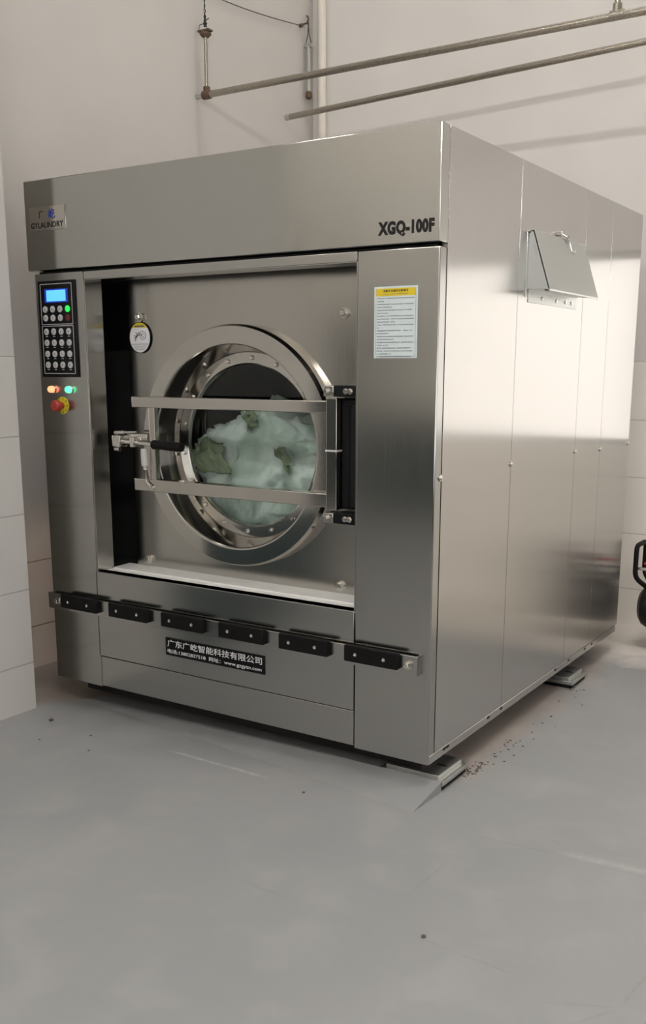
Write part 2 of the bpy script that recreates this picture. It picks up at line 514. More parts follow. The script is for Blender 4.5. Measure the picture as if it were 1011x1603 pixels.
# back wall with the window opening
WX0, WX1, WZ0, WZ1 = 1.90, 3.75, .985, 2.01
b = B()
box(b, -.57, WX0, BACK, BACK+.15, 0, CEIL); box(b, WX1, 5.6, BACK, BACK+.15, 0, CEIL)
box(b, WX0, WX1, BACK, BACK+.15, 0, WZ0); box(b, WX0, WX1, BACK, BACK+.15, WZ1, CEIL)
struct('wall_back', b, 'wall_x')
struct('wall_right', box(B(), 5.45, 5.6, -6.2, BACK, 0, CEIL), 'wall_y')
struct('wall_front', box(B(), -3.2, 5.45, -6.2, -6.05, 0, CEIL), 'wall_x')
struct('added_dark_trim_1', box(B(), -3.05, 5.45, -6.05, -6.03, 0, .95), 'reflected_dark')  # added dark band, there only to be reflected by the right column
struct('added_dark_trim_2', box(B(), .03, .045, -1.75, -.72, 0, .60), 'reflected_dark')  # added dark strip that darkens reflections in drum plate and ring
struct('wall_left_recess', box(B(), -.57, -.42, -.12, BACK, 0, CEIL), 'wall_raw')
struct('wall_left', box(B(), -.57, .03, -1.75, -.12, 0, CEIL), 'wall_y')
struct('wall_left_far', box(B(), -3.2, -3.05, -6.05, -1.6, 0, CEIL), 'wall_x')
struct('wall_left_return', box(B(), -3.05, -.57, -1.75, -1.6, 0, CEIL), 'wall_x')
# window
b = B()
for x0, x1, z0, z1 in ((WX0, WX1, WZ0, WZ0+.04), (WX0, WX1, WZ1-.04, WZ1), (WX0, WX0+.04, WZ0, WZ1), (WX1-.04, WX1, WZ0, WZ1), (2.80, 2.825, WZ0, WZ1)):
    box(b, x0, x1, BACK+.02, BACK+.07, z0, z1)
w = struct('window_1', b, 'alu')
for x0, x1 in ((WX0+.04, 2.80), (2.825, WX1-.04)):
    obj('pane', box(B(), x0, x1, BACK+.04, BACK+.05, WZ0+.04, WZ1-.04), 'pane', w, smooth=False)

b = B()
for x0, x1, z0, z1 in ((1.7, 5.1, .98, 1.05), (1.7, 5.1, 2.95, 3.02), (1.7, 1.77, .98, 3.02), (5.03, 5.1, .98, 3.02), (3.37, 3.43, .98, 3.02)):
    box(b, x0, x1, -6.05, -6.0, z0, z1)
w = struct('added_window_2', b, 'alu')  # added window, glows to light laundry and walls from the front
for x0, x1 in ((1.77, 3.37), (3.43, 5.03)):
    obj('pane', box(B(), x0, x1, -6.045, -6.035, 1.05, 2.95), 'front_fill_pane', w, smooth=False)

b = B()
for y0, y1, z0, z1 in ((-2.2, 1.8, .9, .96), (-2.2, 1.8, 2.54, 2.6), (-2.2, -2.14, .9, 2.6), (1.74, 1.8, .9, 2.6), (-.23, -.17, .9, 2.6)):
    box(b, 5.40, 5.45, y0, y1, z0, z1)
w = struct('added_window_3', b, 'alu')  # added window, brightens the right floor and the back tiles
for y0, y1 in ((-2.14, -.23), (-.17, 1.74)):
    obj('pane', box(B(), 5.425, 5.44, y0, y1, .96, 2.54), 'side_pane', w, smooth=False)
b = B()
box(b, -3.04, -1.9, -6.05, -5.99, 0, 1.95, .004); box(b, -2.50, -2.44, -5.995, -5.98, 0, 1.95)
dr = struct('added_dark_door', b, 'reflected_dark')  # unseen dark door added for its reflection in ring and hinge post
obj('handle', cyl(B(), (-2.4, -5.96, .95), (-2.4, -5.96, 1.15), .012, 12), 'chrome', dr)

# lamps out of view; the far tube and the panels are added fill
def tube_lamp(name, c, half, mat, label):
    r = empty(name, (c[0], c[1], c[2]), label, 'lamp', 'tube lamps hanging under the ceiling')
    obj('housing', box(B(), c[0]-half, c[0]+half, c[1]-.05, c[1]+.05, c[2]+.02, c[2]+.07, .006), 'lamp_body', r)
    obj('tube', cyl(B(), (c[0]-half+.03, c[1], c[2]-.012), (c[0]+half-.03, c[1], c[2]-.012), .022, 16), mat, r)
    for s in (-1, 1):
        obj('suspension_rod', cyl(B(), (c[0]+s*half*.8, c[1], c[2]+.07), (c[0]+s*half*.8, c[1], CEIL), .006, 8), 'lamp_body', r)
tube_lamp('tube_lamp', (2.7, -2.2, 3.5), .9, 'key_tube', 'white tube lamp hanging nearest to the washing machine')
tube_lamp('tube_lamp', (-1.2, -3.7, 6.0), .9, 'far_fill_tube', 'added white tube lamp hanging high in the front left of the hall')  # added to brighten the front wall that the header reflects
def fill_panel_lamp(c, label):  # added panels for overhead light on the recess and right floor
    r = empty('fill_panel_lamp', c, label, 'lamp', 'added light panels under the high ceiling')
    obj('housing', box(B(), c[0]-.9, c[0]+.9, c[1]-.3, c[1]+.3, c[2]+.01, c[2]+.08, .01), 'lamp_body', r)
    obj('diffuser', box(B(), c[0]-.87, c[0]+.87, c[1]-.27, c[1]+.27, c[2], c[2]+.012), 'high_fill_panel', r)
    for sx in (-.8, .8):
        obj('suspension_rod', cyl(B(), (c[0]+sx, c[1], c[2]+.07), (c[0]+sx, c[1], CEIL), .006, 8), 'lamp_body', r)
fill_panel_lamp((2.2, .4, 13.5), 'added white light panel under the high ceiling above the washing machine')
fill_panel_lamp((2.3, -.9, 13.5), 'added white light panel under the high ceiling in front of the washing machine')
fill_panel_lamp((4.4, 1.2, 13.5), 'added white light panel under the high ceiling by the right wall')

# ------------------------------------------------------------------ washing machine
W, D, H, ZH, ZB = 1.80, 2.10, 2.10, 1.768, .105
E, S = .010, .058
wm = empty('washing_machine', (.9, 1.05, 0), 'large brushed stainless steel industrial washing machine with round glass door', 'washing machine')
def part(name, bm, mat, parent=wm, **k): return obj(name, bm, mat, parent, **k)

# cabinet sheets
header = part('header_panel', box(B(), 0, W+.002, 0, S-.002, ZH, H, .003), 'steel_header')
part('left_column', box(B(), .025, .291, E, S, ZB, ZH-.012, .002), 'steel')
part('right_column', box(B(), 1.512, W, E, S-.002, ZB-.004, ZH-.012, .004), 'steel')
part('top_rail', box(B(), .293, 1.510, E+.001, .10, 1.726, ZH-.012, .002), 'steel')
part('access_panel', box(B(), .283, 1.509, E, S, .2385, .592, .002), 'steel')
part('kick_panel', box(B(), .29, 1.509, E+.002, S, ZB+.004, .2355, .002), 'steel')
b = B()
prism(b, [(E+.004, .592), (.115, .592), (.115, .586), (E+.004, .586)], 'x', .292, 1.511)
sill = part('drip_sill', b, 'sill', smooth=False)
b = B()
prism(b, [(.095, .597), (.189, .600), (.189, .594), (.095, .592)], 'x', .30, 1.507)
obj('gasket_strip', b, 'sill', sill, smooth=False)
b = B()
box(b, .291, .296, E+.003, .10, .588, 1.728); box(b, 1.507, 1.511, E+.003, .10, .588, 1.728); box(b, .293, 1.510, E+.003, .10, 1.724, 1.7285)
part('opening_lining', b, 'steel', smooth=False)
b = B()
plate_hole(b, .03, 1.77, .12, 2.05, .335, .345, .885, 1.107, .42)
box(b, .03, .036, S, .34, .12, 2.05); box(b, 1.764, 1.77, S, .34, .12, 2.05)
box(b, .03, 1.77, .03, .34, 1.732, 1.765); box(b, .03, 1.77, S, .34, .13, .578)
part('dark_inside', b, 'void', smooth=False)
SEAMS = [S+.001, .622, 1.313, 1.655, D]
for y0, y1 in zip(SEAMS, SEAMS[1:]):
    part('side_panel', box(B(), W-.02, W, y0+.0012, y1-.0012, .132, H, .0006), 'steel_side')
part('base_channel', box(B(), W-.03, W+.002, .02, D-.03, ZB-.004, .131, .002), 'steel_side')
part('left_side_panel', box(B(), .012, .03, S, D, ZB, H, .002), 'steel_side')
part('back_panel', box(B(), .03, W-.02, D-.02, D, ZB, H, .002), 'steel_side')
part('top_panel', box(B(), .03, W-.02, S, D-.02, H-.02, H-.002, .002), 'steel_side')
b = B()
box(b, .12, 1.74, .09, .19, .048, ZB+.02); box(b, .12, 1.74, 1.93, 2.03, .048, ZB+.02); box(b, .12, .25, .19, 1.93, .048, ZB+.02); box(b, 1.62, 1.74, .19, 1.93, .048, ZB+.02)
part('base_frame', b, 'base', smooth=False)
part('floor_pan', box(B(), .03, 1.77, .06, D-.03, ZB+.02, ZB+.03), 'base', smooth=False)
# bolts on the seams of the right side
for y, z in ((.048, 1.059), (.622, 1.058), (1.313, 1.057), (1.655, 1.045), (2.085, 1.045)):
    b = B(); cyl(b, (W, y, z), (W+.004, y, z), .011, 20, .001); lathe(b, (W+.004, y, z), (W+.02, y, z), [(0, .007), (.004, .006), (.005, 0)], 16)
    part('panel_bolt', b, 'chrome')
for y in (.50, .62, 1.21, 1.38, 1.60, 1.70, .13, .155):
    part('vent_slot', prism(B(), [(y+.013*math.cos(a), .122+.0055*math.sin(a)) for a in [2*PI*k/14 for k in range(14)]], 'x', W+.0018, W+.0025), 'ink', smooth=False)

# drum front, door ring, glass
CX, CZ = .893, 1.107
b = B()
plate_hole(b, .340, 1.462, .56, 1.75, .19, .225, CX, CZ, .40)
dp = part('drum_front_plate', b, 'steel_plate', bevel=.018)
for x, z in ((.410, 1.591), (1.354, 1.582), (.414, .628), (1.341, .628)):
    obj('plate_bolt', bolt_bm(B(), (x, .19, z), (0, -1, 0), .012, .022), 'chrome', dp, sharp=20)
b = B()
lathe(b, (CX, .33, CZ), (CX, .9, CZ), [(0, .33), (.0, .40), (.62, .40), (.62, 0), (.61, 0), (.60, .385), (.01, .385), (.01, .33)], 64, closed=False)
part('drum', b, 'drum')
door = None
b = B()
# turned ring: rim outside, flat front face, tapering throat
lathe(b, (CX, .29, CZ), (CX, 0, CZ), [(0, .425), (.066, .425), (.066, .442), (.126, .447), (.134, .448), (.1395, .445), (.1515, .440), (.1515, .384), (.1495, .378), (.145, .375), (.05, .352), (.03, .350), (0, .350)], 128, closed=True)
door = part('door', b, 'steel_ring', sharp=12)
b = B()
lathe(b, (CX, .268, CZ), (CX, 0, CZ), [(0, .3515), (.018, .3515), (.020, .349), (.020, .310), (.018, .306), (0, .305)], 96, closed=True)
obj('glass_flange', b, 'steel_ring', door, sharp=12)
for k in range(18):
    a = 2*PI*(k+.35)/18
    p = Vector((CX+.329*math.cos(a), .248, CZ+.329*math.sin(a)))
    b = B(); lathe(b, p, p+Vector((0, -1, 0)), [(0, .0085), (.005, .0085), (.008, .006), (.008, 0)], 14)
    obj('flange_bolt', b, 'chrome', door)
b = B(); lathe(b, (CX, .262, CZ), (CX, 0, CZ), [(0, 0), (0, .307), (.008, .307), (.008, 0)], 96)
obj('door_glass', b, 'glass', door, sharp=30)
YA = .095          # front face of the arms
for z0, z1 in ((1.247, 1.289), (.923, .971)):
    obj('door_arm', box(B(), .434, 1.345, YA, YA+.045, z0, z1, .003), 'steel_bar', door)
b = B(); box(b, 1.340, 1.384, YA-.003, YA+.05, .917, 1.299, .003)
post = obj('hinge_post', b, 'steel_bar', door)
b = B()
for x0, x1, y0, y1 in ((1.338, 1.386, YA-.0045, YA-.003), (1.384, 1.3855, YA-.003, YA+.051)):
    box(b, x0, x1, y0, y1, 1.118, 1.124)
obj('cable_tie', b, 'zip', door, smooth=False)
b = B()
cyl(b, (1.452, .165, .925), (1.452, .165, 1.275), .058, 40, .006); box(b, 1.385, 1.50, .12, .20, .92, 1.30, .008)
obj('hinge_housing', b, 'black', door)
for z0, z1, s in ((1.303, 1.342, 1), (.872, .91, -1)):
    b = B(); box(b, 1.375, 1.50, .085, .15, z0, z1, .004)
    hb = part('hinge_bracket', b, 'black')
    b = B(); box(b, 1.338, 1.378, .08, .145, z0+.002, z1-.002, .003); obj('bracket_clamp', b, 'chrome', hb)
    for x, y in ((1.352, .08), (1.425, .085), (1.442, .085)):
        obj('bracket_bolt', bolt_bm(B(), (x, y, (z0+z1)/2), (0, -1, 0), .007, .012), 'chrome', hb, sharp=20)
    obj('bracket_pin', cyl(B(), (1.322, .11, (z0+z1)/2), (1.34, .11, (z0+z1)/2), .008, 14, .002), 'chrome', hb)
# latch at the left end of the arms
lat = part('door_latch', box(B(), .515, .548, YA+.006, YA+.03, .965, 1.252, .004), 'steel_bar')
obj('latch_shaft', cyl(B(), (.375, .09, 1.114), (.552, .09, 1.108), .010, 20, .002), 'chrome', lat)
b = B(); box(b, .346, .392, .068, .112, 1.092, 1.138, .005); box(b, .44, .464, .07, .11, 1.094, 1.134, .004); box(b, .39, .50, .108, .122, 1.118, 1.145, .002)
obj('latch_block', b, 'chrome', lat)
b = B(); cyl(b, (.352, .085, 1.146), (.40, .085, 1.150), .009, 16, .002); cyl(b, (.395, .085, 1.150), (.46, .09, 1.153), .004, 12)
obj('latch_pin', b, 'chrome', lat)
obj('latch_pin', cyl(B(), (.352, .08, 1.083), (.378, .08, 1.083), .009, 16, .002), 'chrome', lat)
b = B(); lathe(b, (.545, .088, 1.108), (.70, .088, 1.103), [(0, 0), (0, .014), (.006, .018), (.05, .0165), (.09, .0175), (.14, .0185), (.15, .015), (.152, 0)], 28)
obj('handle_grip', b, 'rubber', lat)
b = B(); lathe(b, (.498, .088, 1.09), (.502, .088, 1.0), [(0, 0), (0, .011), (.01, .0135), (.06, .0135), (.068, .012), (.068, .007), (.082, .007), (.082, 0)], 20)
obj('spring_plunger', b, 'white_sleeve', lat)
b = B(); tube(b, [(.505, .088, 1.012), (.505, .088, .985), (.507, .087, .962), (.525, .086, .948), (.53, .086, .94)], .003, 8); cyl(b, (.532, .096, .938), (.532, .088, .938), .008, 14, .001)
obj('safety_wire', b, 'chrome', lat)

# bumper rail with six pads
b = B(); box(b, .02, 1.764, -.012, -.004, .411, .478, .0015); box(b, 1.757, 1.764, -.008, E, .411, .478, .001); box(b, .02, .027, -.008, E, .411, .478, .001)
for x in (.055, 1.728): box(b, x-.012, x+.012, -.006, E, .43, .46)
rail = part('bumper_rail', b, 'steel')
for cx in (.217, .491, .770, 1.052, 1.325, 1.598):
    pad = obj('bumper_pad', box(B(), cx-.103, cx+.103, -.034, -.012, .427, .484, .004), 'rubber', rail)
    for dx in (-.058, .052):
        b = B(); lathe(b, (cx+dx, -.034, .455), (cx+dx, -.06, .455), [(0, .0065), (.0015, .0062), (.0022, .004), (.0008, .003), (.0008, 0)], 16)
        obj('pad_screw', b, 'chrome', rail)
for x, z in ((.083, .448), (1.733, .447)):
    obj('rail_bolt', bolt_bm(B(), (x, -.012, z), (0, -1, 0), .010, .022), 'chrome', rail, sharp=20)

# control panel
PX0, PX1, PZ0, PZ1 = .044, .249, 1.361, 1.728
def pu(u): return PX0+(PX1-PX0)*u
def pv(v): return PZ1-(PZ1-PZ0)*v
yf = E-.007
cb = box(B(), PX0, PX1, yf, E, PZ0, PZ1, .002)
old = set(cb.faces)
def outline(bm, u0, u1, v0, v1, t=.0028, y=yf):
    x0, x1, z1, z0 = pu(u0), pu(u1), pv(v0), pv(v1)
    for a in ((x0, x1, z1-t, z1), (x0, x1, z0, z0+t), (x0, x0+t, z0, z1), (x1-t, x1, z0, z1)):
        box(bm, a[0], a[1], y-.0005, y, a[2], a[3])
outline(cb, .07, .93, .03, .452); outline(cb, .07, .93, .462, .965)
for v in (.525, .64, .757, .872):
    for u in (.19, .392, .595, .80):
        box(cb, pu(u)-.006, pu(u)+.006, yf-.0005, yf, pv(v)-.0195, pv(v)-.0165)
for f in cb.faces:
    if f not in old: f.material_index = 1
cp = part('control_panel', cb, 'black_panel')
cp.data.materials.append(M['grey_line'])
scr = obj('screen_frame', box(B(), pu(.19), pu(.82), yf-.0012, yf, pv(.225), pv(.085), .0005), 'screen_edge', cp)
obj('screen', box(B(), pu(.245), pu(.765), yf-.0017, yf-.001, pv(.212), pv(.098)), 'screen', cp, smooth=False)
for r_, v in enumerate((.293, .383, .525, .64, .757, .872)):
    for c_, u in enumerate((.19, .392, .595, .80)):
        mat = 'button'
        if c_ == 3 and r_ == 0: mat = 'led_green'
        if c_ == 3 and r_ == 1: mat = 'red_button'
        x, z = pu(u), pv(v)
        b = B(); lathe(b, (x, yf, z), (x, yf-.01, z), [(0, .0128), (.0025, .0125), (.0035, .0112), (.0037, 0)], 24)
        n0 = len(b.faces)
        if mat == 'button':
            w_ = random.choice((.003, .004, .005))
            box(b, x-w_*.5, x+w_*.5, yf-.0042, yf-.0036, z-.003, z+.003)
            b.faces.ensure_lookup_table()
            for f in b.faces[n0:]: f.material_index = 1
        o = obj('button', b, mat, cp)
        if mat == 'button': o.data.materials.append(M['legend'])
        else: o['label'] = 'lit green button' if mat == 'led_green' else 'dark red button'
for x, mat, nm in ((.094, 'lamp_red', 'red'), (.192, 'lamp_green', 'green')):
    b = B(); lathe(b, (x, E, 1.313), (x, 0, 1.313), [(0, .0165), (.004, .0165), (.005, .0155), (.005, .012), (0, .012)], 28)
    il = part('indicator_light', b, 'chrome')
    b = B(); lathe(b, (x, E, 1.313), (x, 0, 1.313), [(0, 0), (0, .0135), (.016, .013), (.021, .010), (.023, 0)], 28)
    o = obj('lens', b, mat, il); o['label'] = 'lit %s lens' % nm
b = B(); lathe(b, (.145, E, 1.250), (.145, 0, 1.250), [(0, 0), (0, .034), (.002, .034), (.003, .033), (.003, 0)], 40)
es = part('emergency_stop', b, 'yellow_ring')
b = B(); lathe(b, (.145, E-.003, 1.250), (.145, -.1, 1.250), [(0, 0), (0, .012), (.014, .012), (.018, .020), (.024, .0225), (.040, .0215), (.045, .018), (.046, 0)], 32)
obj('knob', b, 'red_knob', es)
b = B()
for k in range(9):
    a = 2*PI*k/9
    x, z = .145+.028*math.cos(a), 1.25+.028*math.sin(a)
    box(b, x-.0018, x+.0018, E-.0035, E-.003, z-.0028, z+.0028)
obj('ring_marks', b, 'ink', es, smooth=False)

# stickers and lettering
pl = part('brand_plate', box(B(), .031, .228, -.004, 0, 1.912, 2.0, .001), steel('polished_plate', (.60, .57, .52), .16, (50, 50, 2), .05))
obj('lettering', text_mesh('广', .082, .112, 1.958, 1.988, -.004, weight=.01), 'ink', pl, smooth=False)
obj('lettering', text_mesh('屹', .138, .172, 1.955, 1.990, -.004, weight=.015), 'blue_ink', pl, smooth=False)
b = B()
ltr = text_mesh('GYLAUNDRY', .036, .216, 1.922, 1.944, -.004, weight=.02)
obj('lettering', ltr, 'ink', pl, smooth=False)
b = B(); box(b, .034, .222, -.0046, -.004, 1.9155, 1.9172); box(b, .2245, .227, -.0046, -.004, 1.921, 1.995)  # dark lines paint the shadow along the plate's bottom and right edges
obj('plate_edge_shade', b, 'legend', pl, smooth=False)
part('model_lettering', text_mesh('XGQ-100F', 1.590, 1.784, 1.789, 1.836, 0, .0008, .06, 1.1), 'ink', smooth=False)
bd = part('maker_badge', box(B(), .652, 1.131, E-.004, E, .302, .373, .0015), 'black_panel')
obj('lettering', text_mesh('广东广屹智能科技有限公司', .663, 1.120, .338, .3665, E-.004, weight=.005), 'white_ink', bd, smooth=False)
obj('lettering', text_mesh('电话:13802837518  网址：www.gzgyzn.com', .663, 1.118, .309, .329, E-.004, weight=.003), 'white_ink', bd, smooth=False)
# instruction sticker
SX0, SX1, SZ0, SZ1 = 1.575, 1.728, 1.429, 1.646
st = part('instruction_sticker', box(B(), SX0, SX1, E-.001, E, SZ0, SZ1), 'paper', smooth=False)
obj('title_band', box(B(), SX0+.007, SX1-.006, E-.0014, E-.0009, SZ1-.029, SZ1-.006), 'yellow', st, smooth=False)
obj('title', text_mesh('设备安全操作注意事项', SX0+.032, SX1-.033, SZ1-.0175, SZ1-.0095, E-.0014, .0003, .01), 'ink', st, smooth=False)
b = B()
for a in ((SX0+.006, SX1-.006, SZ0+.006, SZ0+.0068), (SX0+.006, SX0+.0068, SZ0+.006, SZ1-.006), (SX1-.0068, SX1-.006, SZ0+.006, SZ1-.006)):
    box(b, a[0], a[1], E-.0014, E-.0009, a[2], a[3])
box(b, SX0+.030, SX1-.034, E-.0017, E-.0012, SZ1-.0235, SZ1-.0225)
rnd = random.Random(3)
rows = [.97, .16, .97, .38, .93, .28, .97, .96, .48, .97, .05, .93, .32, .95, .42, .95, .3, .92, .95, .38, .9]
zr = SZ1-.0375
for wdt in rows:
    x = SX0+.0105
    end = x+(SX1-SX0-.020)*wdt
    while x < end:
        cw = rnd.uniform(.0026, .0036)
        if rnd.random() < .93:
            for q in range(3):
                zz = zr+rnd.choice((0, .0012, .0024)); box(b, x, x+cw, E-.0013, E-.0009, zz, zz+.0007)
            xx = x+cw*rnd.choice((.2, .5, .7)); box(b, xx, xx+.0008, E-.0013, E-.0009, zr, zr+.0031)
        x += cw+.0009
    zr -= .00885
obj('printed_lines', b, 'legend', st, smooth=False)
# oval warning tag hanging on the drum front plate
TX, TZ, TW, TH = .409, 1.514, .056, .060
def ell(k, w_=TW, h_=TH, n=48): return (TX+w_*math.cos(2*PI*k/n), TZ+h_*math.sin(2*PI*k/n))
tg = part('warning_tag', prism(B(), [ell(k) for k in range(48)], 'y', .1830, .1860), 'ink', smooth=False)
obj('tag_face', prism(B(), [ell(k, TW-.003, TH-.003) for k in range(48)], 'y', .1825, .1830), 'tag_white', tg, smooth=False)
cap = [p for p in [ell(k, TW-.003, TH-.003, 96) for k in range(96)] if p[1] > TZ+.036]
obj('tag_heading', prism(B(), cap, 'y', .1820, .1825), 'yellow', tg, smooth=False)
b = B()
def ring2(cx, cz, r0, r1, y0, y1, n=32, a0=0, a1=2*PI):
    full = abs(a1-a0-2*PI) < 1e-6
    lathe(b, (cx, y1, cz), (cx, y0, cz), [(0, r0), (0, r1), (y1-y0, r1), (y1-y0, r0)], n, closed=True)
ring2(TX+.017, TZ+.008, .0145, .0165, .1818, .1825); ring2(TX+.017, TZ+.008, .0065, .008, .1818, .1825)
def stroke(x0, z0, x1, z1, t):
    d = Vector((x1-x0, z1-z0)); n_ = Vector((-d.y, d.x)).normalized()*t
    prism(b, [(x0+n_.x, z0+n_.y), (x1+n_.x, z1+n_.y), (x1-n_.x, z1-n_.y), (x0-n_.x, z0-n_.y)], 'y', .1818, .1825)
stroke(TX-.018, TZ+.002, TX-.008, TZ+.012, .004); stroke(TX-.008, TZ+.010, TX+.014, TZ+.010, .0016); stroke(TX-.010, TZ+.011, TX-.021, TZ+.020, .0016)
stroke(TX-.018, TZ+.004, TX-.028, TZ-.004, .002); stroke(TX-.016, TZ+.002, TX-.026, TZ-.014, .0018); stroke(TX-.018, TZ+.006, TX-.030, TZ+.007, .0016)
lathe(b, (TX-.003, .1825, TZ+.017), (TX-.003, 0, TZ+.017), [(0, 0), (0, .0038), (.0007, .0038), (.0007, 0)], 14)
box(b, TX-.026, TX+.024, .1817, .1821, TZ+.040, TZ+.046)
box(b, TX-.043, TX+.043, .1818, .1825, TZ-.0265, TZ-.0245)
for i, hw in enumerate((.034, .03, .024)): box(b, TX-hw, TX+hw, .1818, .1825, TZ-.034-i*.007, TZ-.0325-i*.007)
obj('tag_print', b, 'legend', tg, smooth=False)

# lidded box with hook on the right side
ub = part('document_box', prism(B(), [(W+.001, 1.677), (W+.084, 1.677), (W+.020, 1.868), (W+.001, 1.868)], 'y', .70, 1.215), 'galv', smooth=False)
b = B()
prism(b, [(W+.086, 1.668), (W+.092, 1.668), (W+.092, 1.674), (W+.026, 1.876), (W+.001, 1.876), (W+.001, 1.871), (W+.021, 1.871), (W+.086, 1.674)], 'y', .69, 1.225)
for y0 in (.69, 1.2232):
    prism(b, [(W+.090, 1.674), (W+.074, 1.674), (W+.010, 1.874), (W+.024, 1.875)], 'y', y0, y0+.0018)
obj('box_lid', b, 'galv', ub, smooth=False)
b = B(); box(b, W, W+.003, .715, 1.232, 1.632, 1.679, .001); box(b, W, W+.003, .683, .70, 1.65, 1.872, .001)
obj('box_flange', b, 'galv', ub)
for y in (.76, 1.15): obj('box_slot', box(B(), W+.045, W+.06, y, y+.05, 1.6745, 1.677), 'ink', ub, smooth=False)
for y in (.85, 1.0, 1.1, 1.17): obj('box_rivet', cyl(B(), (W+.003, y, 1.652), (W+.006, y, 1.652), .007, 12), 'chrome', ub)
b = B()
cyl(b, (W, .985, 1.895), (W+.02, .985, 1.895), .009, 14, .002); tube(b, [(W+.016, .985, 1.895), (W+.03, 1.0, 1.885), (W+.034, 1.02, 1.87), (W+.036, 1.03, 1.85), (W+.04, 1.035, 1.835), (W+.044, 1.05, 1.828), (W+.044, 1.065, 1.838)], .0045, 10)
tube(b, [(W+.034, 1.015, 1.89), (W+.035, 1.02, 1.87)], .004, 8); box(b, W+.026, W+.038, 1.018, 1.045, 1.822, 1.838, .002)
obj('hook_latch', b, 'chrome', ub)
o = ub

# ------------------------------------------------------------------ laundry in the drum
bm = B()
bmesh.ops.create_icosphere(bm, subdivisions=6, radius=1)
for v in bm.verts:
    d = v.co.normalized()
    p = Vector((CX-.03+.45*d.x, .52+.30*d.y, .955+.29*d.z))
    n1 = noise.fractal(Vector((p.x*5, p.y*5, p.z*5)), 1.0, 2.2, 4)
    n2 = abs(noise.noise(Vector((p.x*11+n1*1.5, p.y*11, p.z*11+3))))
    s = 1+.10*n1-.30*(n2-.2)
    q = Vector((CX, .52, .965))+(p-Vector((CX, .52, .965)))*s
    q.z += .022*math.sin((q.x-CX)*14+2.6)*max(0, d.z)
    rr = Vector((q.x-CX, q.z-CZ))
    if rr.length > .335: rr *= .335/rr.length; q.x, q.z = CX+rr.x, CZ+rr.y
    if q.y < .33: q.y = .33-(.33-q.y)*.30
    q.y = max(q.y, .272+.03*abs(n1)+.07*n2)
    v.co = q
heap = obj('laundry', bm, 'linen', None, sharp=180)
tag(heap, 'tumbling heap of wet white laundry behind the round glass door', 'laundry', kind='stuff')
def towel(name, c, w_, h_, rot, seed, label):
    bm = B()
    bmesh.ops.create_grid(bm, x_segments=34, y_segments=28, size=1)
    for v in bm.verts:
        a, c2 = v.co.x, v.co.y
        f = noise.fractal(Vector((a*1.5+seed, c2*1.5, seed)), 1, 2, 4)
        x, z = a*w_*(1+.45*f-.25*c2), c2*h_*(1+.45*f+.2*math.sin(a*3+seed))
        v.co = (c[0]+x*math.cos(rot)-z*math.sin(rot), c[1]+.011*f+.008*math.sin(a*6+c2*2+seed), c[2]+x*math.sin(rot)+z*math.cos(rot))
    r = bmesh.ops.solidify(bm, geom=bm.faces[:], thickness=.004)
    o = obj(name, bm, 'olive', None, sharp=180)
    return tag(o, label, 'towel', 'olive cloths in the washing drum')
towel('towel', (.660, .272, 1.062), .082, .052, -.08, 1.3, 'flat olive cloth showing at the left of the white laundry')
towel('towel', (1.035, .273, 1.065), .045, .018, -.9, 4.1, 'narrow olive fold at the right of the white laundry')
towel('towel', (.86, .30, 1.205), .03, .03, .6, 7.7, 'small olive tip above the top of the white laundry')

# ------------------------------------------------------------------ feet plates, ramp, grit
def foot(x0, x1, y0, y1, label):
    r = empty('foot_plate', ((x0+x1)/2, (y0+y1)/2, 0), label, 'steel plate', 'foot plates under the washing machine')
    obj('rubber_mat', box(B(), x0+.012, x1-.008, y0+.008, y1-.008, 0, .018, .001), 'rubber', r)
    obj('steel_plate', box(B(), x0, x1, y0, y1, .018, .033, .0015), 'galv', r)
    b = B(); box(b, x0+.01, x1-.022, y0+.012, y1-.012, .033, .0475, .0015)
    obj('top_plate', b, 'galv', r)
    sx = x1-.055
    b = B(); prism(b, [(sx+.02*math.cos(a), (y0+y1)/2+.008*math.sin(a)) for a in [2*PI*k/16 for k in range(16)]], 'z', .0475, .0479)
    obj('slot', b, 'ink', r, smooth=False)
    return r
foot(1.60, 1.836, .055, .262, 'steel plate with slot under the front right corner of the machine')
foot(1.60, 1.838, 1.345, 1.545, 'steel plate with slot under the rear of the machine side')
foot(.06, .255, .26, .46, 'steel plate under the front left corner of the machine')
b = B()
vv = [b.verts.new(p) for p in ((.10, -.137, 0), (1.826, -.137, 0), (1.832, .054, .035), (1.832, .054, 0), (1.59, .054, .035), (1.59, .25, .035), (1.59, .25, 0), (1.59, .054, 0), (.26, .25, .02), (.26, .25, 0), (.12, .054, .002), (.12, .054, 0))]
for f in ((0, 1, 2, 4, 10), (10, 4, 5, 8), (1, 3, 2), (2, 3, 7, 4), (4, 7, 6, 5), (5, 6, 9, 8), (8, 9, 11, 10), (10, 11, 0), (0, 11, 9, 6, 7, 3, 1)): b.faces.new([vv[i] for i in f])

